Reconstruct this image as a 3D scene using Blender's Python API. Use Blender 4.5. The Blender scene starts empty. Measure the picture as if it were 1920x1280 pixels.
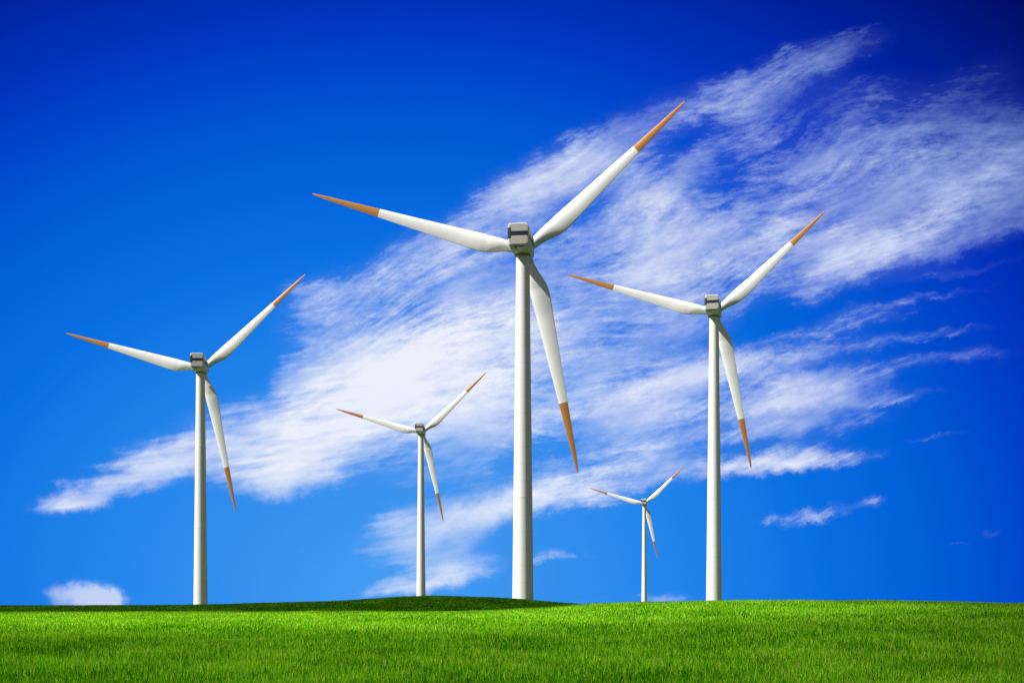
import bpy, math
import numpy as np

scene = bpy.context.scene
COL = scene.collection
R = math.radians

# ------------------------------------------------------------------ camera
F = 2500.0                 # focal length in pixels of a 1920 px wide frame
CAM_Z = 1.7
cam_data = bpy.data.cameras.new('camera')
cam = bpy.data.objects.new('camera', cam_data)
COL.objects.link(cam)
cam.location = (0, 0, CAM_Z)
cam.rotation_euler = (R(90), 0, 0)
cam_data.sensor_width = 36
cam_data.lens = F / 1920 * 36
cam_data.shift_y = 500 / 1920
cam_data.clip_start = 0.1
cam_data.clip_end = 20000
scene.camera = cam

# ------------------------------------------------------------------ sun, exposure
SUN_EL, SUN_AZ = 46.0, 70.0        # azimuth: degrees left of "straight behind the camera"
TO_SUN = np.array([-math.sin(R(SUN_AZ)) * math.cos(R(SUN_EL)),
                   -math.cos(R(SUN_AZ)) * math.cos(R(SUN_EL)), math.sin(R(SUN_EL))])
sun_data = bpy.data.lights.new('sun', 'SUN')
sun_data.energy = 5.0
sun_data.angle = R(0.5)
sun_data.color = (1.0, 0.975, 0.93)
sun = bpy.data.objects.new('sun', sun_data)
COL.objects.link(sun)
import mathutils
sun.rotation_euler = mathutils.Vector(TO_SUN).to_track_quat('Z', 'Y').to_euler()
sun.location = (-60, -40, 120)
vs = scene.view_settings
vs.view_transform = 'Standard'
vs.look = 'None'
vs.exposure = 0.5
EXPO = 2 ** 0.5
vs.gamma = 1


def lin(r, g, b):
    def f(c):
        c /= 255.0
        return c / 12.92 if c <= 0.04045 else ((c + 0.055) / 1.055) ** 2.4
    return (f(r), f(g), f(b), 1)


class NT:
    """small helper for building node trees"""
    def __init__(self, tree):
        self.t = tree

    def new(self, kind, **kw):
        n = self.t.nodes.new(kind)
        for k, v in kw.items():
            setattr(n, k, v)
        return n

    def put(self, sock, v):
        if v is None:
            return
        if isinstance(v, bpy.types.NodeSocket):
            self.t.links.new(v, sock)
        else:
            sock.default_value = v

    def math(self, op, a, b=None, c=None, clamp=False):
        n = self.new('ShaderNodeMath', operation=op, use_clamp=clamp)
        for s, v in zip(n.inputs, (a, b, c)):
            self.put(s, v)
        return n.outputs[0]

    def vec(self, op, a, b=None, scale=None):
        n = self.new('ShaderNodeVectorMath', operation=op)
        self.put(n.inputs[0], a)
        self.put(n.inputs[1], b)
        if scale is not None:
            self.put(n.inputs['Scale'], scale)
        return n.outputs['Value'] if op in ('LENGTH', 'DOT_PRODUCT') else n.outputs[0]

    def rng(self, v, a, b, c=0.0, d=1.0, smooth=False):
        n = self.new('ShaderNodeMapRange', interpolation_type='SMOOTHSTEP' if smooth else 'LINEAR')
        self.put(n.inputs[0], v)
        for i, x in enumerate((a, b, c, d)):
            self.put(n.inputs[i + 1], x)
        return n.outputs[0]

    def noise(self, v, scale, detail, rough=0.5, dist=0.0, color=False, lac=2.0):
        n = self.new('ShaderNodeTexNoise', noise_dimensions='3D')
        self.put(n.inputs['Vector'], v)
        n.inputs['Scale'].default_value = scale
        n.inputs['Detail'].default_value = detail
        n.inputs['Roughness'].default_value = rough
        n.inputs['Lacunarity'].default_value = lac
        n.inputs['Distortion'].default_value = dist
        return n.outputs['Color'] if color else n.outputs[0]

    def mapping(self, v, kind, loc=(0, 0, 0), rot=0.0, scale=(1, 1, 1)):
        n = self.new('ShaderNodeMapping', vector_type=kind)
        self.put(n.inputs[0], v)
        n.inputs['Location'].default_value = loc
        n.inputs['Rotation'].default_value = (0, 0, rot)
        n.inputs['Scale'].default_value = scale
        return n.outputs[0]

    def mix(self, f, a, b, mode='MIX'):
        n = self.new('ShaderNodeMix', data_type='RGBA', blend_type=mode)
        self.put(n.inputs[0], f)
        self.put(n.inputs[6], a)
        self.put(n.inputs[7], b)
        return n.outputs[2]

    def ramp(self, f, stops, interp='LINEAR'):
        n = self.new('ShaderNodeValToRGB')
        self.put(n.inputs[0], f)
        cr = n.color_ramp
        cr.interpolation = interp
        while len(cr.elements) < len(stops):
            cr.elements.new(0.5)
        for e, (p, c) in zip(cr.elements, stops):
            e.position = p
            e.color = c
        return n.outputs[0]


# ------------------------------------------------------------------ sky with cirrus
world = bpy.data.worlds.new('World')
scene.world = world
world.use_nodes = True
world.cycles.sampling_method = 'MANUAL'
world.cycles.sample_map_resolution = 512
wt = world.node_tree
wt.nodes.clear()
w = NT(wt)
direction = w.new('ShaderNodeTexCoord').outputs['Generated']
sx = w.new('ShaderNodeSeparateXYZ')
w.put(sx.inputs[0], direction)
DX, DY, DZ = sx.outputs
ys = w.math('MAXIMUM', DY, 0.12)
# tangents of azimuth and elevation, in units where one unit is 1/25 rad
U = w.math('MULTIPLY_ADD', w.math('DIVIDE', DX, ys), F / 100, 9.6)
V = w.math('MULTIPLY_ADD', w.math('DIVIDE', DZ, ys), -F / 100, 11.4)
cx = w.new('ShaderNodeCombineXYZ')
w.put(cx.inputs[0], U)
w.put(cx.inputs[1], V)
P = cx.outputs[0]

# clear-sky gradient: pale low over the field, deep polarised blue higher and to the right
gx = w.math('SUBTRACT', U, 7.5)
gx = w.math('MULTIPLY', gx, w.rng(gx, -0.5, 0.5, 1 / 14.5, 1 / 13.0))
gy = w.math('DIVIDE', w.math('SUBTRACT', V, 11.2), 10.9)
gd = w.math('SQRT', w.math('ADD', w.math('MULTIPLY', gx, gx), w.math('MULTIPLY', gy, gy)))
sky_front = w.ramp(w.math('DIVIDE', gd, 1.5), [(p / 1.5, lin(*c)) for p, c in [
    (0.0, (72, 158, 243)), (0.2, (54, 145, 238)), (0.4, (34, 133, 235)), (0.6, (8, 112, 225)),
    (0.8, (0, 90, 213)), (0.9, (0, 72, 204)), (1.0, (0, 53, 191)), (1.15, (0, 34, 158)), (1.38, (0, 9, 92))]])

# cirrus: long strokes (x0, y0, x1, y1, half width, weight), in hundreds of units along U, V
STROKES = [
    # feathered tail low on the left
    (0.1, 9.62, 2.6, 9.18, 0.15, 0.85), (0.8, 9.32, 3.4, 8.75, 0.22, 0.85), (2.0, 8.95, 4.8, 8.35, 0.36, 0.9), (1.6, 8.75, 3.4, 8.4, 0.2, 0.5), (2.4, 8.55, 5.0, 8.1, 0.34, 0.6), (2.6, 8.0, 5.2, 7.5, 0.2, 0.3),
    # bright body
    (4.2, 8.7, 7.6, 7.5, 0.70, 1.2), (5.2, 8.0, 9.6, 6.3, 0.90, 1.2), (4.0, 9.1, 6.6, 8.6, 0.32, 0.9),
    (6.8, 7.9, 10.5, 6.9, 0.70, 0.9), (7.0, 6.7, 11.5, 5.4, 0.75, 1.05), (5.4, 7.0, 8.2, 6.2, 0.5, 0.6),
    (8.8, 7.4, 12.2, 6.5, 0.6, 0.6), (5.8, 7.2, 9.0, 6.5, 0.6, 0.8),
    # loose fleece above the body
    (5.0, 6.15, 7.4, 5.6, 0.45, 0.66), (5.9, 5.45, 9.3, 4.7, 0.5, 0.62), (7.0, 5.3, 9.6, 4.2, 0.5, 0.6), (5.0, 5.7, 6.4, 5.3, 0.25, 0.4),
    (8.0, 4.6, 10.4, 4.4, 0.4, 0.5),
    # upper band
    (8.7, 4.15, 11.0, 3.3, 0.48, 0.95), (9.6, 3.6, 12.0, 2.7, 0.42, 0.7), (10.2, 3.2, 13.0, 1.95, 0.40, 0.65),
    (12.4, 2.2, 16.4, 0.72, 0.34, 0.7), (11.8, 2.5, 14.2, 1.6, 0.3, 0.55), (12.2, 3.4, 15.0, 2.3, 0.3, 0.4), (14.4, 1.35, 17.4, 0.4, 0.3, 0.4), (11.6, 3.95, 13.0, 3.35, 0.42, 0.9),
    (12.5, 3.1, 13.3, 2.9, 0.2, 0.5), (13.2, 2.6, 14.6, 1.8, 0.35, 0.5), (10.8, 3.9, 12.4, 2.9, 0.35, 0.6),
    # wide veil to the right
    (9.8, 5.0, 14.0, 4.1, 0.6, 0.85), (12.0, 4.7, 17.0, 3.5, 0.6, 0.72), (14.0, 4.1, 21.0, 2.6, 0.6, 0.72),
    (10.4, 5.9, 14.4, 4.9, 0.65, 0.9), (13.6, 5.2, 18.0, 4.2, 0.5, 0.75), (13.4, 5.9, 21.0, 3.3, 0.40, 0.9),
    (14.4, 3.2, 20.4, 1.9, 0.5, 0.44), (16.0, 3.2, 21.0, 2.2, 0.5, 0.5), (16.4, 2.0, 20.6, 0.8, 0.5, 0.2), (13.0, 3.1, 17.5, 1.5, 0.5, 0.34),
    (16.4, 4.3, 20.2, 3.2, 0.40, 0.6), (10.6, 6.7, 13.6, 6.0, 0.5, 0.66), (17.4, 3.4, 20.4, 2.7, 0.4, 0.45),
    (13.2, 3.5, 16.8, 2.5, 0.3, 0.36), (14.0, 2.2, 17.2, 1.4, 0.3, 0.25),
    # streaks below the veil
    (13.4, 6.45, 18.0, 5.75, 0.10, 0.62), (13.8, 6.8, 19.0, 6.1, 0.12, 0.46), (12.2, 7.0, 15.4, 6.45, 0.3, 0.5),
    (10.2, 7.9, 13.6, 7.0, 0.42, 0.72), (12.4, 7.55, 17.6, 6.8, 0.32, 0.74), (13.6, 7.4, 16.8, 6.9, 0.24, 0.6),
    (16.8, 6.85, 19.6, 6.5, 0.12, 0.42), (10.0, 8.7, 14.6, 7.7, 0.48, 0.74), (13.0, 8.05, 17.4, 7.5, 0.28, 0.6),
    (6.0, 9.0, 10.5, 8.6, 0.36, 0.56), (13.2, 8.5, 16.4, 8.15, 0.18, 0.46), (8.0, 8.4, 11.2, 7.7, 0.42, 0.6),
    (9.6, 9.1, 13.4, 8.5, 0.36, 0.6), (12.6, 7.2, 14.4, 6.9, 0.2, 0.4),
    (11.4, 7.35, 15.6, 6.5, 0.2, 0.6), (10.4, 8.1, 16.4, 7.1, 0.22, 0.6), (11.0, 8.55, 17.2, 7.75, 0.16, 0.55), (12.0, 8.0, 18.2, 7.15, 0.14, 0.5),
    (14.6, 7.05, 20.0, 6.3, 0.10, 0.28), (12.4, 6.9, 17.6, 6.0, 0.14, 0.45), (10.6, 7.4, 13.0, 6.8, 0.4, 0.6), (14.0, 3.4, 19.6, 1.3, 0.5, 0.3),
    (15.2, 6.05, 19.6, 5.2, 0.08, 0.42), (15.8, 5.6, 20.2, 4.6, 0.09, 0.4), (15.0, 6.65, 20.0, 5.85, 0.08, 0.38), (15.4, 7.65, 18.8, 7.25, 0.07, 0.38),
    (14.4, 6.2, 17.6, 5.5, 0.12, 0.4),
    # bright streak
    (8.0, 9.6, 12.0, 9.0, 0.34, 0.9), (11.0, 9.15, 17.4, 8.4, 0.21, 1.0), (12.6, 9.0, 16.6, 8.55, 0.16, 0.6), (9.4, 9.4, 12.4, 9.25, 0.22, 0.7),
    # lower patches
    (6.4, 10.4, 10.4, 9.4, 0.40, 0.72), (7.2, 10.95, 9.8, 10.45, 0.24, 1.0), (6.6, 10.5, 9.4, 10.1, 0.24, 0.55),
    (6.3, 11.2, 8.4, 10.8, 0.15, 0.62), (9.4, 10.5, 11.4, 10.35, 0.10, 0.62), (3.6, 9.97, 4.2, 9.93, 0.06, 0.3), (6.4, 9.9, 9.6, 9.5, 0.3, 0.5),
    (11.6, 11.25, 13.4, 11.12, 0.12, 0.8), (13.1, 11.1, 13.8, 11.08, 0.05, 0.42), (10.0, 11.3, 12.0, 11.25, 0.08, 0.3),
    (13.8, 9.95, 16.6, 9.42, 0.10, 0.8), (15.9, 9.48, 16.8, 9.36, 0.08, 0.6), (16.6, 8.3, 18.4, 8.1, 0.05, 0.5),
    (18.3, 10.06, 19.0, 9.92, 0.05, 0.5), (17.8, 10.22, 18.2, 10.14, 0.03, 0.4), (2.0, 10.25, 3.4, 10.2, 0.06, 0.16),
]
warp = w.vec('SUBTRACT', w.noise(P, 0.55, 3, 0.55, color=True), (0.5, 0.5, 0.5))
warp2 = w.vec('SUBTRACT', w.noise(P, 2.2, 5, 0.65, color=True), (0.5, 0.5, 0.5))
PW = w.vec('ADD', P, w.vec('MULTIPLY', warp, (0.9, 0.6, 0)))
PW = w.vec('ADD', PW, w.vec('MULTIPLY', warp2, (0.55, 0.4, 0)))
mask = None
PB = PW
for si, (x0, y0, x1, y1, hw, wgt) in enumerate(STROKES):
    if si % 30 == 29:      # start the next batch only once this one is summed (keeps the shader stack small)
        PB = w.vec('ADD', PW, w.vec('SCALE', PW, scale=w.math('MULTIPLY', mask, 1e-9)))
    L = math.hypot(x1 - x0, y1 - y0)
    m = w.mapping(PB, 'TEXTURE', ((x0 + x1) / 2, (y0 + y1) / 2, 0), math.atan2(y1 - y0, x1 - x0),
                  (L / 2 + hw * 1.6, hw * 2.1, 1))
    v = w.rng(w.vec('LENGTH', m), 0.0, 1.0, min(wgt * 0.8, 0.95), 0.0, smooth=True)
    mask = v if mask is None else w.math('SUBTRACT', w.math('ADD', mask, v), w.math('MULTIPLY', mask, v))

# drawn-out fibres, fine fleece, and the smooth ripples of the tail and the body
slow = w.vec('SUBTRACT', w.noise(P, 0.22, 1, 0.4, color=True), (0.5, 0.5, 0.5))
PF = w.vec('ADD', P, w.vec('MULTIPLY', slow, (4.0, 3.0, 0)))
PF = w.vec('ADD', PF, w.vec('MULTIPLY', warp2, (0.22, 0.12, 0)))
fib = w.noise(w.mapping(PF, 'TEXTURE', rot=R(-20), scale=(1.5, 0.19, 1)), 1.0, 10, 0.64)
fine = w.noise(w.mapping(P, 'TEXTURE', (3, 7, 0), R(-12), (0.26, 0.09, 1)), 1.0, 6, 0.68)
puff = w.noise(w.mapping(P, 'TEXTURE', (7, 3, 0), R(-27), (1.9, 0.75, 1)), 1.0, 10, 0.64)
rip = w.noise(w.mapping(P, 'TEXTURE', (1, 2, 0), R(-8), (1.1, 0.16, 1)), 1.0, 4, 0.5)
smoothness = w.rng(U, 6.4, 10.5, 1.0, 0.0, smooth=True)
smoothness = w.math('MULTIPLY', smoothness, w.rng(V, 6.0, 7.2, 0.0, 1.0, smooth=True))
fine2 = w.math('MULTIPLY_ADD', smoothness, w.math('SUBTRACT', w.math('MULTIPLY_ADD', rip, 1.5, -0.25), fine), fine)
fib2 = w.math('MULTIPLY_ADD', w.math('MULTIPLY', smoothness, 0.6), w.math('SUBTRACT', 0.52, fib), fib)
n = w.math('MULTIPLY', fib2, 0.37)
n = w.math('MULTIPLY_ADD', fine2, 0.27, n)
n = w.math('MULTIPLY_ADD', puff, 0.36, n)
n = w.rng(n, 0.32, 0.68, 0.0, 1.0)
soft = w.rng(w.noise(w.mapping(P, 'TEXTURE', (2, 9, 0), R(-20), (2.4, 0.9, 1)), 1.0, 2, 0.5), 0.40, 0.60, 0.40, 1.15)
n = w.math('MULTIPLY_ADD', w.math('SUBTRACT', n, 0.52), soft, 0.52)
gaps = w.rng(w.noise(w.mapping(P, 'TEXTURE', (5, 1, 0), R(-24), (2.6, 1.0, 1)), 1.0, 4, 0.55), 0.36, 0.58, 0.80, 1.10)
mask = w.math('MULTIPLY', mask, w.math('MULTIPLY_ADD', smoothness, w.math('SUBTRACT', 1.05, gaps), gaps))
body = w.math('MULTIPLY_ADD', mask, 0.98, w.math('SUBTRACT', n, 0.86))
dens = w.rng(body, -0.04, 0.84, 0.0, 1.0)
veil = w.math('MULTIPLY', w.math('POWER', mask, 2.0), w.math('MULTIPLY_ADD', n, 0.36, 0.22))
dens = w.math('ADD', w.math('MULTIPLY', dens, 0.78), veil)
dens = w.math('MULTIPLY', dens, w.rng(mask, 0.02, 0.35, 0.0, 1.0, smooth=True))

# one small cumulus low on the left
PC = w.vec('ADD', P, w.vec('MULTIPLY', w.vec('SUBTRACT', w.noise(P, 3.2, 5, 0.6, color=True), (0.5, 0.5, 0.5)), (0.42, 0.42, 0)))
cum = None
for (x, y, rx, ry, g) in [(1.62, 11.3, 0.95, 0.44, 1.0), (1.5, 11.04, 0.5, 0.30, 0.5), (2.0, 11.12, 0.45, 0.36, 0.7), (1.05, 11.1, 0.4, 0.3, 0.5), (2.2, 11.25, 0.36, 0.3, 0.6)]:
    v = w.rng(w.vec('LENGTH', w.mapping(PC, 'TEXTURE', (x, y, 0), 0, (rx, ry, 1))), 0.0, 1.0, g, 0.0, smooth=True)
    cum = v if cum is None else w.math('ADD', cum, v)
cum = w.rng(cum, 0.05, 1.15, 0.0, 0.66, smooth=True)
dens = w.math('MAXIMUM', dens, cum)
dens = w.math('MULTIPLY', dens, w.rng(DY, 0.3, 0.5), clamp=True)

ccol = w.ramp(w.math('DIVIDE', gd, 1.5), [(p / 1.5, lin(*c)) for p, c in [
    (0.0, (236, 242, 253)), (0.5, (240, 244, 253)), (0.8, (228, 237, 252)), (1.05, (188, 208, 247)), (1.4, (90, 120, 215))]])
ccol = w.mix(w.rng(dens, 0.0, 0.7), w.mix(0.45, ccol, lin(90, 165, 250)), ccol)
front = w.mix(w.math('MULTIPLY', dens, 0.95), sky_front, ccol)

# the rest of the sky: daylight sky model with milky broken cloud around and behind
nish = w.new('ShaderNodeTexSky', sky_type='NISHITA', sun_disc=False)
nish.sun_elevation = R(SUN_EL)
nish.sun_rotation = math.atan2(TO_SUN[0], TO_SUN[1])
milk = w.rng(w.noise(direction, 2.2, 5, 0.6), 0.42, 0.62, 0.05, 0.6)
back = w.mix(w.math('MULTIPLY', milk, w.rng(DZ, -0.05, 0.1)), w.mix(1.0, nish.outputs[0], (0.30, 0.27, 0.25, 1), 'MULTIPLY'), (2.1, 2.0, 1.95, 1))
front10 = w.mix(1.0, front, (10 / EXPO, 10 / EXPO, 10 / EXPO, 1), 'MULTIPLY')
blend = w.rng(DY, 0.45, 0.80, smooth=True)
skycol = w.mix(blend, back, front10)
bg = w.new('ShaderNodeBackground')
w.put(bg.inputs[0], skycol)
bg.inputs[1].default_value = 0.1
w.put(w.new('ShaderNodeOutputWorld').inputs[0], bg.outputs[0])


# ------------------------------------------------------------------ mesh helpers
def mesh_obj(name, verts, faces, mats, parent=None, smooth=True, mat_index=None):
    me = bpy.data.meshes.new(name)
    me.from_pydata([tuple(v) for v in verts], [], [tuple(f) for f in faces])
    for m in (mats if isinstance(mats, (list, tuple)) else [mats]):
        me.materials.append(m)
    if smooth:
        me.polygons.foreach_set('use_smooth', [True] * len(me.polygons))
    if mat_index is not None:
        me.polygons.foreach_set('material_index', mat_index)
    me.update()
    o = bpy.data.objects.new(name, me)
    COL.objects.link(o)
    o.parent = parent
    return o


def fix_normals(o, angle=None):
    import bmesh
    bm = bmesh.new()
    bm.from_mesh(o.data)
    bmesh.ops.recalc_face_normals(bm, faces=bm.faces)
    bm.to_mesh(o.data)
    bm.free()
    if angle is not None:
        o.data.set_sharp_from_angle(angle=angle)


def loft(rings, close_start=True, close_end=True):
    """rings: list of equal-length closed loops of points"""
    n = len(rings[0])
    verts = [p for r in rings for p in r]
    faces = []
    for i in range(len(rings) - 1):
        for k in range(n):
            a, b = i * n + k, i * n + (k + 1) % n
            faces.append((a, b, b + n, a + n))
    if close_start:
        faces.append(tuple(range(n - 1, -1, -1)))
    if close_end:
        faces.append(tuple((len(rings) - 1) * n + k for k in range(n)))
    return verts, faces


def rounded_rect(w_, h_, rad, seg=5):
    pts = []
    for cx_, cz_, a0 in ((w_ / 2 - rad, h_ / 2 - rad, 0), (-w_ / 2 + rad, h_ / 2 - rad, 90),
                         (-w_ / 2 + rad, -h_ / 2 + rad, 180), (w_ / 2 - rad, -h_ / 2 + rad, 270)):
        for k in range(seg + 1):
            a = R(a0 + 90 * k / seg)
            pts.append((cx_ + rad * math.cos(a), cz_ + rad * math.sin(a)))
    return pts


def interp(x, xs, ys_):
    return float(np.interp(x, xs, ys_))


# ------------------------------------------------------------------ materials
def new_mat(name):
    m = bpy.data.materials.new(name)
    m.use_nodes = True
    t = NT(m.node_tree)
    b = m.node_tree.nodes['Principled BSDF']
    return m, t, b


def paint(name, col, rough=0.42, dirt=0.06, scale=0.6, spec=0.4):
    m, t, b = new_mat(name)
    co = t.new('ShaderNodeTexCoord').outputs['Object']
    n1 = t.noise(t.mapping(co, 'POINT', scale=(1, 1, 1)), scale, 6, 0.6)
    f = t.rng(n1, 0.4, 0.75, 0.0, dirt)
    c = t.mix(f, col, (0.25, 0.23, 0.2, 1))
    t.put(b.inputs['Base Color'], c)
    t.put(b.inputs['Roughness'], t.rng(n1, 0.3, 0.7, rough - 0.06, rough + 0.1))
    b.inputs['Specular IOR Level'].default_value = spec
    return m


M_BLADE = paint('blade_gelcoat', (0.83, 0.83, 0.815, 1), 0.38, 0.04, 0.5)
M_TIP = paint('orange_paint', (0.46, 0.20, 0.040, 1), 0.45, 0.10, 0.5)
M_SHELL = paint('nacelle_shell', (0.78, 0.77, 0.72, 1), 0.45, 0.12, 0.8)
M_PANEL = paint('nacelle_panel', (0.43, 0.42, 0.37, 1), 0.5, 0.15, 0.8)
M_NAVY = paint('navy_band', (0.010, 0.014, 0.045, 1), 0.35, 0.04, 0.8)
M_DARK = paint('dark_louvre', (0.012, 0.013, 0.010, 1), 0.6, 0.05, 2.0)
M_STEEL = paint('grey_steel', (0.28, 0.28, 0.27, 1), 0.45, 0.15, 1.0)

# tower paint: weld seams every few metres, faint rain streaks
M_TOWER, t, b = new_mat('tower_paint')
co = t.new('ShaderNodeTexCoord').outputs['Object']
sp = t.new('ShaderNodeSeparateXYZ')
t.put(sp.inputs[0], co)
fr = t.math('FRACT', t.math('DIVIDE', sp.outputs[2], 3.2))
seam = t.rng(t.math('ABSOLUTE', t.math('SUBTRACT', fr, 0.5)), 0.012, 0.03, 1.0, 0.0)
streak = t.noise(t.mapping(co, 'POINT', scale=(1.6, 1.6, 0.05)), 1.0, 5, 0.6)
f = t.math('ADD', t.math('MULTIPLY', seam, 0.14), t.rng(streak, 0.45, 0.75, 0.0, 0.10))
t.put(b.inputs['Base Color'], t.mix(f, (0.83, 0.83, 0.815, 1), (0.30, 0.29, 0.25, 1)))
b.inputs['Roughness'].default_value = 0.42
b.inputs['Specular IOR Level'].default_value = 0.35


# ------------------------------------------------------------------ terrain
def smooth_interp(x, xs, ys_):
    """monotone-ish cosine interpolation, vectorised"""
    x = np.asarray(x, float)
    xs = np.asarray(xs, float)
    ys_ = np.asarray(ys_, float)
    i = np.clip(np.searchsorted(xs, x) - 1, 0, len(xs) - 2)
    h = np.diff(xs)
    d = np.diff(ys_) / h
    m = np.zeros_like(xs)
    m[1:-1] = np.where(d[:-1] * d[1:] > 0, 2 * d[:-1] * d[1:] / np.where(d[:-1] + d[1:] == 0, 1, d[:-1] + d[1:]), 0)
    tt = np.clip((x - xs[i]) / h[i], 0, 1)
    h00 = 2 * tt**3 - 3 * tt**2 + 1
    h10 = tt**3 - 2 * tt**2 + tt
    h01 = -2 * tt**3 + 3 * tt**2
    h11 = tt**3 - tt**2
    return h00 * ys_[i] + h10 * h[i] * m[i] + h01 * ys_[i + 1] + h11 * h[i] * m[i + 1]


CREST_Y, MOUND_Y = 120.0, 215.0
crest_pts = [(-400, 0.9), (-60, 1.18), (-30, 1.22), (-6, 1.26), (2, 1.52), (8.3, 1.99), (15, 2.13), (19.5, 2.21), (24, 2.25),
             (30, 2.24), (36.5, 2.08), (46, 1.97), (70, 1.8), (400, 1.2)]
mound_pts = [(-600, 1.6), (-110, 1.95), (-82.6, 2.04), (-52, 2.13), (-39.5, 2.47), (-27.5, 2.78), (-22, 3.16), (-15.7, 3.5),
             (-12, 3.62), (-7.5, 3.5), (-.3, 3.16), (4, 2.82), (8.9, 2.41), (15, 1.9), (25, 1.6), (60, 1.5), (600, 1.2)]


def terrain(x, y):
    x = np.asarray(x, float)
    y = np.asarray(y, float)
    zc = smooth_interp(x, *zip(*crest_pts))
    zm = smooth_interp(x, *zip(*mound_pts))
    rows = [(-400, -1.0 + 0 * x), (0, 0 * x), (28, 0 * x), (CREST_Y, zc), (148, zc - 0.42), (MOUND_Y, zm),
            (247, np.minimum(zm - 0.9, 2.0)), (300, 1.6 + 0 * x), (1100, 1.6 + 0 * x), (2600, -25 + 0 * x), (9000, -260 + 0 * x)]
    z = np.zeros_like(x + y)
    for k in range(len(rows) - 1):
        y0, z0 = rows[k]
        y1, z1 = rows[k + 1]
        tt = np.clip((y - y0) / (y1 - y0), 0, 1)
        # nearly straight run up to the crest, soft everywhere else
        s = tt if k < 2 else (0.75 * np.sin(tt * math.pi / 2) + 0.25 * tt if k == 2 else tt * tt * (3 - 2 * tt))
        z = np.where((y >= y0) & (y <= y1), z0 + (z1 - z0) * s, z)
    wob = 0.03 * np.sin(x * 0.31 + y * 0.11) * np.sin(y * 0.17 - x * 0.07) + 0.02 * np.sin(x * 0.83 + 1.3) * np.sin(y * 0.41)
    return z + wob * np.clip((y - 5) / 30, 0, 1) * np.clip((400 - y) / 200, 0, 1)


gxs = np.unique(np.concatenate([np.linspace(-6000, -400, 12), np.linspace(-400, -130, 30), np.linspace(-130, 130, 261), np.linspace(130, 400, 30), np.linspace(400, 6000, 12)]))
gys = np.unique(np.concatenate([np.linspace(-400, 0, 20), np.linspace(0, 270, 271), np.linspace(270, 1100, 60), np.linspace(1100, 9000, 40)]))
GX, GY = np.meshgrid(gxs, gys)
GZ = terrain(GX, GY)
nx, ny = len(gxs), len(gys)
idx = np.arange(nx * ny).reshape(ny, nx)
quads = np.stack([idx[:-1, :-1], idx[:-1, 1:], idx[1:, 1:], idx[1:, :-1]], -1).reshape(-1, 4)

M_GROUND, t, b = new_mat('field_soil_and_shoots')
co = t.new('ShaderNodeTexCoord').outputs['Object']
big = t.noise(co, 0.06, 4, 0.55)
med = t.noise(t.mapping(co, 'POINT', scale=(1, 0.6, 1)), 1.1, 5, 0.65)
tiny = t.noise(co, 7.0, 4, 0.7)
c = t.ramp(tiny, [(0.34, (0.012, 0.036, 0.003, 1)), (0.52, (0.026, 0.070, 0.008, 1)), (0.68, (0.048, 0.11, 0.014, 1))])
c = t.mix(t.rng(med, 0.4, 0.7, 0.0, 0.45), c, (0.016, 0.065, 0.004, 1))
c = t.mix(t.rng(big, 0.4, 0.65, 0.0, 0.35), c, (0.034, 0.075, 0.010, 1))
t.put(b.inputs['Base Color'], c)
b.inputs['Roughness'].default_value = 0.9
b.inputs['Specular IOR Level'].default_value = 0.05
bump = t.new('ShaderNodeBump')
bump.inputs['Distance'].default_value = 0.12
bump.inputs['Strength'].default_value = 0.8
t.put(bump.inputs['Height'], t.noise(co, 4.0, 5, 0.7))
t.put(b.inputs['Normal'], bump.outputs[0])
ground = mesh_obj('ground', np.stack([GX, GY, GZ], -1).reshape(-1, 3), quads.tolist(), M_GROUND)
ground['kind'] = 'structure'

# ------------------------------------------------------------------ wind turbines
BLADE_R = 42.0
C_R = [0.0, 0.045, 0.07, 0.10, 0.125, 0.16, 0.20, 0.24, 0.28, 0.385, 0.49, 0.60, 0.68, 0.80, 0.91, 0.97, 0.99, 1.0]
C_C = [1.85, 1.85, 2.05, 2.50, 3.00, 3.60, 3.90, 3.82, 3.60, 3.12, 2.64, 2.18, 1.84, 1.36, 0.90, 0.56, 0.40, 0.18]
TIP_AT = 0.685


def blade_ring(f, sgn, n=28):
    c = interp(f, C_R, C_C)
    air = min(1, max(0, (f - 0.03) / 0.15))
    air = air * air * (3 - 2 * air)
    tc = interp(f, [0, 0.18, 0.3, 0.6, 1.0], [1.0, 0.42, 0.26, 0.19, 0.14])
    beta = R(interp(f, [0, 0.08, 0.2, 0.45, 0.7, 1.0], [20, 20, 20, 18, 17, 16]))
    ax = 0.5 + (0.29 - 0.5) * air
    pts = []
    for k in range(n):
        a = 2 * math.pi * k / n
        s = 0.5 - 0.5 * math.cos(a)                       # 0 at the leading edge, 1 at the trailing edge
        th = 5 * (0.2969 * math.sqrt(s) - 0.126 * s - 0.3516 * s * s + 0.2843 * s**3 - 0.1015 * s**4)
        up = 1 if a < math.pi else -1
        camber = 0.05 * 4 * s * (1 - s)
        za = up * th * tc * (1.0 if up > 0 else 0.8) + camber
        zc = 0.5 * math.sin(a)
        y = (s - ax) * c
        z = (za * air + zc * (1 - air)) * c
        y, z = y * math.cos(beta) - z * math.sin(beta), y * math.sin(beta) + z * math.cos(beta)
        pts.append((f * BLADE_R, sgn * y, z - 0.5 * f * f))
    return pts


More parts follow.
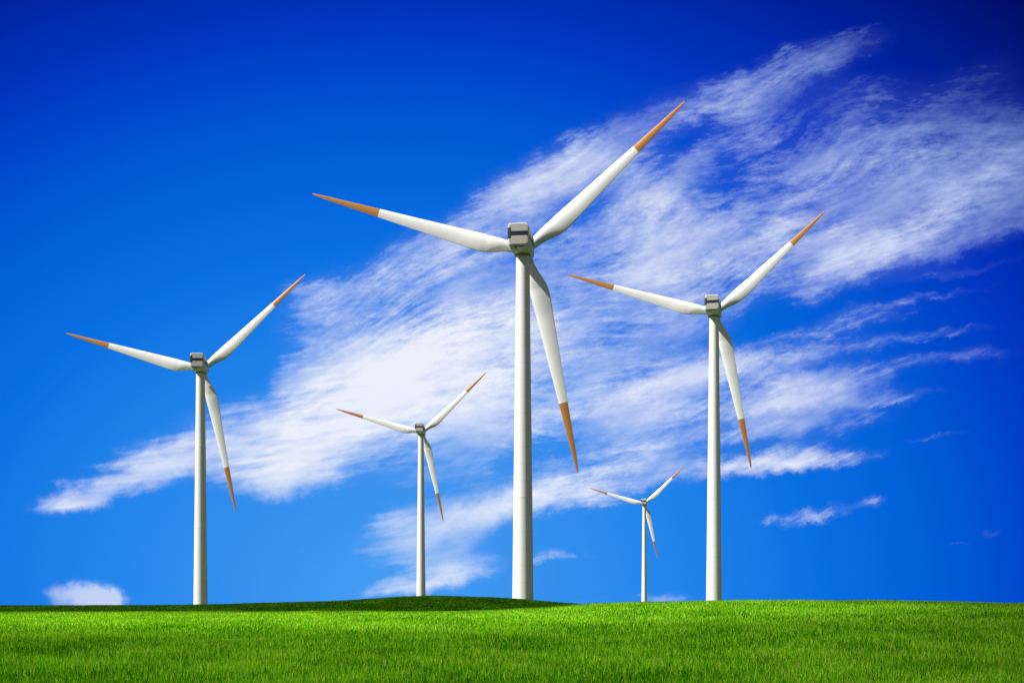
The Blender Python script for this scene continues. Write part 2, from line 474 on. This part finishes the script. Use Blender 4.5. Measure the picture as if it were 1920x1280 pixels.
def blade_meshes(sgn):
    fs = list(np.linspace(0.022, 0.30, 30)) + list(np.linspace(0.32, TIP_AT, 16))
    root = [blade_ring(f, sgn) for f in fs]
    tip = [blade_ring(f, sgn) for f in list(np.linspace(TIP_AT, 0.96, 12)) + [0.975, 0.985, 0.993, 1.0]]
    out = []
    for nm, rings, m in (('blade', root, M_BLADE), ('blade_tip', tip, M_TIP)):
        v, f = loft(rings)
        o = mesh_obj(nm, v, f, m)
        fix_normals(o, R(50))
        out.append(o)
    out[1].parent = out[0]
    return out


NW, NH, NL = 3.75, 4.1, 10.0            # nacelle width, height, length
NB, NF = -7.2, 2.8                      # rear and front ends measured from the tower axis
HUB_Y = 4.6


def box(x0, x1, y0, y1, z0, z1):
    v = [(x, y, z) for x in (x0, x1) for y in (y0, y1) for z in (z0, z1)]
    f = [(0, 1, 3, 2), (4, 6, 7, 5), (0, 4, 5, 1), (2, 3, 7, 6), (0, 2, 6, 4), (1, 5, 7, 3)]
    return v, f


def make_nacelle():
    """shell with its own parts; local +Y points to the hub, origin on the tower axis at mid height"""
    rings = []
    for y, s, rad in ((NB + 0.0, 0.955, 0.46), (NB + 0.05, 0.985, 0.5), (NB + 0.14, 1.0, 0.52), (-4.0, 1.0, 0.52), (0.0, 1.0, 0.52),
                      (1.6, 1.0, 0.52), (2.6, 0.985, 0.52), (NF, 0.95, 0.5)):
        rings.append([(px * 1.0, y, pz) for px, pz in rounded_rect(NW * s, NH * s, rad, 6)])
    v, f = loft(rings)
    shell = mesh_obj('nacelle', v, f, M_SHELL)
    fix_normals(shell, R(35))
    # rear panel: two grey plates with a navy band between them, a hair proud of the shell
    prof = rounded_rect(NW * 0.955 - 0.30, NH * 0.955 - 0.22, 0.36, 5)

    def plate(name, zlo, zhi, m, proud, xpad=0.0):
        poly = [(max(-9, px), pz) for px, pz in prof]
        # clip the rounded outline to the strip zlo..zhi
        out = []
        for lim, sg in ((zlo, 1), (zhi, -1)):
            src, out = (poly if lim == zlo else out), []
            for i in range(len(src)):
                a_, b_ = src[i], src[(i + 1) % len(src)]
                ia, ib = sg * (a_[1] - lim) >= 0, sg * (b_[1] - lim) >= 0
                if ia:
                    out.append(a_)
                if ia != ib:
                    q = (lim - a_[1]) / (b_[1] - a_[1])
                    out.append((a_[0] + q * (b_[0] - a_[0]), lim))
        v, f = loft([[(px, NB + 0.02, pz) for px, pz in out], [(px, NB - proud, pz) for px, pz in out]])
        o = mesh_obj(name, v, f, m, shell, smooth=False)
        fix_normals(o)
        return o
    z1, z2 = 0.50, -0.26
    plate('rear_panel', z1 + 0.02, 3, M_PANEL, 0.05)
    plate('rear_panel', -3, z2 - 0.02, M_PANEL, 0.05)
    v, f = box(-NW / 2 + 0.53, NW / 2 - 0.03, NB - 0.075, NB + 0.02, z2, z1)
    fix_normals(mesh_obj('navy_band', v, f, M_NAVY, shell, smooth=False))
    # navy band carried round onto the right flank
    v, f = box(NW / 2 - 0.02, NW / 2 + 0.03, NB + 0.16, 1.2, z2, z1)
    fix_normals(mesh_obj('side_band', v, f, M_NAVY, shell, smooth=False))
    # louvred vent let into the left rear edge
    v, f = box(-NW / 2 - 0.04, -NW / 2 + 0.52, NB - 0.09, NB + 0.5, -0.72, 1.2)
    vent = mesh_obj('vent', v, f, M_DARK, shell, smooth=False)
    fix_normals(vent)
    vv, ff = [], []
    for k in range(1):
        a_, b_ = box(-NW / 2 + 0.17, -NW / 2 + 0.23, NB - 0.12, NB - 0.085, -0.58, 1.08)
        ff += [tuple(i + len(vv) for i in q) for q in b_]
        vv += a_
    fix_normals(mesh_obj('vent_bar', vv, ff, M_STEEL, vent, smooth=False))
    # slot and duct under the tail
    v, f = box(-0.95, 0.95, NB + 0.55, NB + 1.25, -NH / 2 - 0.05, -NH / 2 + 0.1)
    fix_normals(mesh_obj('slot', v, f, M_DARK, shell, smooth=False))
    ring = []
    for y, r_ in ((NB + 1.7, 0.16), (NB + 1.75, 0.22), (NB + 3.9, 0.22), (NB + 3.95, 0.16)):
        ring.append([(-0.62 + r_ * math.cos(2 * math.pi * k / 14), y, -NH / 2 - 0.10 + r_ * math.sin(2 * math.pi * k / 14)) for k in range(14)])
    v, f = loft(ring)
    o = mesh_obj('duct', v, f, M_SHELL, shell)
    fix_normals(o, R(40))
    # dark bearing ring between nacelle and tower
    ring = [[(r_ * math.cos(2 * math.pi * k / 40), r_ * math.sin(2 * math.pi * k / 40), z) for k in range(40)]
            for z, r_ in ((-NH / 2 - 0.30, 1.36), (-NH / 2 - 0.26, 1.42), (-NH / 2 + 0.05, 1.42))]
    v, f = loft(ring)
    o = mesh_obj('yaw_ring', v, f, M_STEEL, shell)
    fix_normals(o, R(40))
    return shell


def make_hub():
    """hub with nose cone; local +Y is upwind, origin at the rotor centre"""
    rings = []
    for y, r_ in ((-2.1, 1.15), (-2.05, 1.25), (-1.55, 1.25), (-1.5, 1.48), (-1.2, 1.58), (0.9, 1.6), (1.5, 1.45), (2.1, 1.08), (2.5, 0.6), (2.65, 0.1)):
        rings.append([(r_ * math.cos(2 * math.pi * k / 36), y, r_ * math.sin(2 * math.pi * k / 36)) for k in range(36)])
    v, f = loft(rings)
    o = mesh_obj('hub', v, f, M_STEEL)
    fix_normals(o, R(40))
    return o


def make_tower(height):
    rings = []
    # plain taper with a flange lip at each of the section joints
    zs = [0.0]
    joints = [height - q for q in (22.0, 46.0, 70.0) if height - q > 2]
    for j in joints:
        zs += [j - 0.12, j - 0.1199, j + 0.12, j + 0.1199]
    zs = sorted(set(zs + [height] + list(np.linspace(0, height, 14))))
    for z in zs:
        r_ = 1.27 + (height - z) * 0.01135
        if any(abs(z - j) < 0.12 for j in joints):
            r_ += 0.02
        rings.append([(r_ * math.cos(2 * math.pi * k / 64), r_ * math.sin(2 * math.pi * k / 64), z) for k in range(64)])
    v, f = loft(rings)
    o = mesh_obj('tower', v, f, M_TOWER)
    fix_normals(o, R(60))
    return o


def copy_tree(o, parent):
    c_ = o.copy()
    COL.objects.link(c_)
    c_.parent = parent
    for ch in list(o.children):
        copy_tree(ch, c_)
    return c_


# hub and the three blade tips of each turbine as bearings (x, y) from the camera, in 1/25 rad x 100
TURBINES = [
    ('tallest white wind turbine with orange blade tips, standing in the middle on the grassy mound',
     258.4, (986, 470), [(1284, 190), (586, 363), (1083, 886)], 7.7, 0.0, 1.0),
    ('second tallest white wind turbine, standing on the sunlit grass crest right of the tallest one',
     258.4 / .692, (1341.5, 587), [(1547, 395), (1064, 514), (1408, 877)], 13.5, -2.0, 1.03),
    ('leftmost white wind turbine, standing alone above the shaded left side of the field',
     258.4 / .642, (380.5, 693), [(572, 514), (124, 624), (442, 960)], -5.0, -3.0, 1.08),
    ('small white wind turbine on the crest of the mound, just left of the tallest turbine',
     258.4 / .404, (791.7, 810.5), [(912, 697), (630, 766), (831, 977)], 3.0, -4.0, 1.1),
    ('smallest and most distant white wind turbine, low between the two largest turbines',
     258.4 / .252, (1208.5, 944), [(1283, 873), (1107, 915), (1233, 1047)], 8.0, -4.0, 1.1),
]

proto_nacelle = make_nacelle()
proto_hub = make_hub()
blade_a, tip_a = blade_meshes(1)
blade_b, tip_b = blade_meshes(-1)
protos_used = set()


def use(o, parent):
    """first use takes the object itself, later uses copy it with its sub-parts"""
    if o.name not in protos_used:
        protos_used.add(o.name)
        o.parent = parent
        return o
    return copy_tree(o, parent)


for i, (label, D, hub_px, tips_px, yaw, tilt, lscale) in enumerate(TURBINES):
    def ray(p):
        return np.array([(p[0] - 960) / F, 1.0, (1140 - p[1]) / F])
    hub = np.array([0, 0, CAM_Z]) + ray(hub_px) * D
    rotor_yaw, rotor_tilt = R(yaw * 0.25), R(3.0)
    nac = mathutils.Matrix.Rotation(R(-yaw), 4, 'Z') @ mathutils.Matrix.Rotation(R(tilt), 4, 'X')
    rot = mathutils.Matrix.Rotation(-rotor_yaw, 4, 'Z') @ mathutils.Matrix.Rotation(rotor_tilt, 4, 'X')
    axis = np.array(nac.to_3x3() @ mathutils.Vector((0, 1, 0)))
    centre = hub - axis * HUB_Y * lscale          # on the tower axis at nacelle mid height
    base_z = float(terrain(centre[0], centre[1])) - 0.15
    root = bpy.data.objects.new('wind_turbine', None)
    root.empty_display_size = 3
    COL.objects.link(root)
    root.location = (centre[0], centre[1], base_z)
    root['label'] = label
    root['category'] = 'wind turbine'
    root['group'] = 'white wind turbines on the green field'
    off = mathutils.Vector((-centre[0], -centre[1], -base_z))
    tower = make_tower(centre[2] - base_z - NH / 2 - 0.1)
    tower.parent = root
    na = use(proto_nacelle, root)
    na.matrix_local = mathutils.Matrix.Translation((0, 0, centre[2] - base_z)) @ nac @ mathutils.Matrix.Diagonal((1, lscale, 1, 1))
    hb = use(proto_hub, root)
    hloc = mathutils.Vector(hub) + off
    hb.matrix_local = mathutils.Matrix.Translation(hloc) @ rot
    r3 = rot.to_3x3()
    rv, av, uv = (np.array(r3 @ mathutils.Vector(q)) for q in ((1, 0, 0), (0, 1, 0), (0, 0, 1)))
    camp = np.array([0, 0, CAM_Z])
    for k, tp in enumerate(tips_px):
        d = ray(tp)
        # the tip lies 0.5 m upwind of the rotor plane (pre-bend)
        s = np.dot(hub + av * 0.5 - camp, av) / np.dot(d, av)
        q = camp + d * s - hub - av * 0.5
        ang = math.atan2(np.dot(q, uv), np.dot(q, rv))
        length = math.hypot(np.dot(q, uv), np.dot(q, rv))
        X = math.cos(ang) * rv + math.sin(ang) * uv
        Y = -math.sin(ang) * rv + math.cos(ang) * uv
        Z = -av
        m3 = mathutils.Matrix(((X[0], Y[0], Z[0]), (X[1], Y[1], Z[1]), (X[2], Y[2], Z[2])))
        bl = use(blade_b if k == 0 else blade_a, root)
        bl.matrix_local = mathutils.Matrix.Translation(hloc) @ m3.to_4x4() @ mathutils.Matrix.Diagonal((length / BLADE_R, 1, 1, 1))

# ------------------------------------------------------------------ grass: one sown crop, far too many blades to count
rng = np.random.default_rng(7)


def scatter(y0, y1, density, half_tan, extra):
    ymid = np.linspace(y0, y1, 60)
    area = np.trapz(2 * (half_tan * ymid + extra), ymid)
    n_ = int(area * density)
    # rejection sample inside the wedge
    wmax = half_tan * y1 + extra
    k = int(n_ * 2 * wmax * (y1 - y0) / area)
    x = rng.uniform(-wmax, wmax, k)
    y = rng.uniform(y0, y1, k)
    keep = np.abs(x) < half_tan * y + extra
    return x[keep], y[keep]


layers = [  # y range, blades per m2, height, width
    (17, 38, 380, 0.27, 0.020), (38, 55, 240, 0.27, 0.024), (55, 80, 140, 0.26, 0.030), (80, 126, 90, 0.25, 0.036),
    (146, 224, 44, 0.19, 0.09),
]
VX, FC, TINT = [], [], []
nv = 0
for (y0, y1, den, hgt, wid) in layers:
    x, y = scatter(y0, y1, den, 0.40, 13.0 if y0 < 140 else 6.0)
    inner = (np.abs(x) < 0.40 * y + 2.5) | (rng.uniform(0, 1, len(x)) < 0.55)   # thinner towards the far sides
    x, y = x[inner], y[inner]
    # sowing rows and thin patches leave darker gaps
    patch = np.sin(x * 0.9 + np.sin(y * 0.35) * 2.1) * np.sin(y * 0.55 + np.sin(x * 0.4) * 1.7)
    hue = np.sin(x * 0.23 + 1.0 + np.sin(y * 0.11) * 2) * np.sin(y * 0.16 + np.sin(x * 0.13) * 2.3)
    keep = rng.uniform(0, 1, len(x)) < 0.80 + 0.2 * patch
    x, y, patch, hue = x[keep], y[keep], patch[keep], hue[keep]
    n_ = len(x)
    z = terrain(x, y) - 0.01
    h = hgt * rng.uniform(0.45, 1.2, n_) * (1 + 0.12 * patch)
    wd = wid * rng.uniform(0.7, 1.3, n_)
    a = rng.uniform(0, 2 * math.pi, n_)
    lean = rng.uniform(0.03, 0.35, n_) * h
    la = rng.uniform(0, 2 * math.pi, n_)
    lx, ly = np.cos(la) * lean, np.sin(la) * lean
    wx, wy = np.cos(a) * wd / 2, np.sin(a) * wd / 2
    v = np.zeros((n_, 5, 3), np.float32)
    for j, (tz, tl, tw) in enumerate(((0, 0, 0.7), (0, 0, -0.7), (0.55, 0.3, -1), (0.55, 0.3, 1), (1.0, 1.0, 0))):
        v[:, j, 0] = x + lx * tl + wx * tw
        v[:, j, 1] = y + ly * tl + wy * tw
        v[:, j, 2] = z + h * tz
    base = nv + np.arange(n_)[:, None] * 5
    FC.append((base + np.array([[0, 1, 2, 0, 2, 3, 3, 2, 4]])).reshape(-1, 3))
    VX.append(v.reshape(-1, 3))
    TINT.append(np.repeat(np.clip(rng.normal(0.57, 0.31, n_) + 0.14 * patch + 0.10 * hue - 0.24 * (y0 > 140), 0, 1), 5))  # far mound blades tinted deeper green: its shaded look put into the colour
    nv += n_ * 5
VX = np.concatenate(VX)
FC = np.concatenate(FC).astype(np.int32)
TINT = np.concatenate(TINT).astype(np.float32)
gm = bpy.data.meshes.new('grass')
gm.vertices.add(len(VX))
gm.vertices.foreach_set('co', VX.ravel())
gm.loops.add(FC.size)
gm.loops.foreach_set('vertex_index', FC.ravel())
gm.polygons.add(len(FC))
gm.polygons.foreach_set('loop_start', np.arange(0, FC.size, 3, dtype=np.int32))
gm.polygons.foreach_set('loop_total', np.full(len(FC), 3, np.int32))
gm.update(calc_edges=True)
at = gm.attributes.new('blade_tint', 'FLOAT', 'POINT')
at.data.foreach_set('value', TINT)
print('grass triangles', len(FC))

M_GRASS = bpy.data.materials.new('grass_blades')
M_GRASS.use_nodes = True
t = NT(M_GRASS.node_tree)
M_GRASS.node_tree.nodes.clear()
tint = t.new('ShaderNodeAttribute', attribute_name='blade_tint').outputs['Fac']
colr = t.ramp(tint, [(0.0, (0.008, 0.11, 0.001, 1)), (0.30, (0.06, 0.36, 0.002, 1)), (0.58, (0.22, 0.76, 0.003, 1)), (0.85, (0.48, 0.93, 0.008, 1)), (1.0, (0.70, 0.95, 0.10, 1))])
dif = t.new('ShaderNodeBsdfDiffuse')
t.put(dif.inputs[0], colr)
tra = t.new('ShaderNodeBsdfTranslucent')
t.put(tra.inputs[0], t.mix(1.0, colr, (1.15, 1.1, 0.5, 1), 'MULTIPLY'))
glo = t.new('ShaderNodeBsdfGlossy')
glo.inputs['Roughness'].default_value = 0.42
glo.inputs[0].default_value = (0.9, 1.0, 0.8, 1)
m1 = t.new('ShaderNodeMixShader')
m1.inputs[0].default_value = 0.36
t.put(m1.inputs[1], dif.outputs[0])
t.put(m1.inputs[2], tra.outputs[0])
m2 = t.new('ShaderNodeMixShader')
m2.inputs[0].default_value = 0.015
t.put(m2.inputs[1], m1.outputs[0])
t.put(m2.inputs[2], glo.outputs[0])
t.put(t.new('ShaderNodeOutputMaterial').inputs[0], m2.outputs[0])
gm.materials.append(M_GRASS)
grass = bpy.data.objects.new('grass', gm)
COL.objects.link(grass)
grass['kind'] = 'stuff'
grass['label'] = 'bright green young grass covering the whole field'
grass['category'] = 'grass'

# ------------------------------------------------------------------ the cloud overhead, behind the camera, whose shade lies on the field
ALT = 600.0
shift = TO_SUN * (ALT / TO_SUN[2])
v, f = [], []
NXc, NYc = 40, 24
for lay, zz in ((0, 0.0), (1, 30.0)):
    for j in range(NYc + 1):
        for i in range(NXc + 1):
            uu, ww = i / NXc * 2 - 1, j / NYc * 2 - 1
            v.append((uu * 420, 40 + ww * 205, zz + (1 if lay else -1) * 6 * math.sin(i * 1.7 + j * 0.9)))
nl = (NXc + 1) * (NYc + 1)
for j in range(NYc):
    for i in range(NXc):
        q = j * (NXc + 1) + i
        f.append((q, q + NXc + 1, q + NXc + 2, q + 1))
        f.append((nl + q, nl + q + 1, nl + q + NXc + 2, nl + q + NXc + 1))
edge = [i for i in range(NXc + 1)] + [j * (NXc + 1) + NXc for j in range(1, NYc + 1)] + \
       [NYc * (NXc + 1) + i for i in range(NXc - 1, -1, -1)] + [j * (NXc + 1) for j in range(NYc - 1, 0, -1)]
for a_, b_ in zip(edge, edge[1:] + edge[:1]):
    f.append((a_, b_, nl + b_, nl + a_))
M_CLOUD = bpy.data.materials.new('thin_cloud')
M_CLOUD.use_nodes = True
t = NT(M_CLOUD.node_tree)
M_CLOUD.node_tree.nodes.clear()
co = t.new('ShaderNodeTexCoord').outputs['Object']
wob = t.vec('MULTIPLY', t.vec('SUBTRACT', t.noise(co, 0.03, 3, 0.55, color=True), (0.5, 0.5, 0.5)), (26, 12, 0))
sp = t.new('ShaderNodeSeparateXYZ')
t.put(sp.inputs[0], t.vec('ADD', co, wob))
CXo, CYo = sp.outputs[0], sp.outputs[1]
# thick bank over the far mound
bank = t.math('MULTIPLY', t.rng(CYo, 100, 123, 0.0, 0.9, smooth=True), t.rng(CYo, 226, 236, 1.0, 0.0, smooth=True))
bank = t.math('MULTIPLY', bank, t.rng(CXo, 18, 30, 1.0, 0.0, smooth=True))
# thinner veil to the right and over the nearest grass
veil = t.math('MULTIPLY', t.rng(t.math('MULTIPLY_ADD', CYo, -0.2, CXo), -14, 12, 0.0, 0.95, smooth=True), t.rng(CYo, 150, 190, 1.0, 0.0))
near = t.math('MULTIPLY', t.rng(CYo, 42, 70, 0.80, 0.0, smooth=True), t.rng(t.noise(co, 0.06, 3, 0.5), 0.35, 0.6, 0.65, 1.0))
op = t.math('MAXIMUM', bank, t.math('MAXIMUM', veil, near))
fade = t.math('MULTIPLY', t.rng(t.math('ABSOLUTE', CXo), 300, 400, 1.0, 0.0, smooth=True), t.rng(CYo, -150, -100, 0.0, 1.0, smooth=True))
op = t.math('MULTIPLY', op, fade)
# two faces are crossed, so each takes the square root of the light
op1 = t.math('SUBTRACT', 1.0, t.math('SQRT', t.math('SUBTRACT', 1.0, op, clamp=True)))
trn = t.new('ShaderNodeBsdfTransparent')
d1 = t.new('ShaderNodeBsdfDiffuse')
d1.inputs[0].default_value = (0.9, 0.9, 0.9, 1)
d2 = t.new('ShaderNodeBsdfTranslucent')
d2.inputs[0].default_value = (0.9, 0.9, 0.9, 1)
ms = t.new('ShaderNodeMixShader')
t.put(ms.inputs[1], d1.outputs[0])
t.put(ms.inputs[2], d2.outputs[0])
ma = t.new('ShaderNodeMixShader')
t.put(ma.inputs[0], op1)
t.put(ma.inputs[1], trn.outputs[0])
t.put(ma.inputs[2], ms.outputs[0])
t.put(t.new('ShaderNodeOutputMaterial').inputs[0], ma.outputs[0])
cloud = mesh_obj('cloud', v, f, M_CLOUD)
fix_normals(cloud)
cloud.location = (shift[0], shift[1], shift[2])
cloud['kind'] = 'structure'
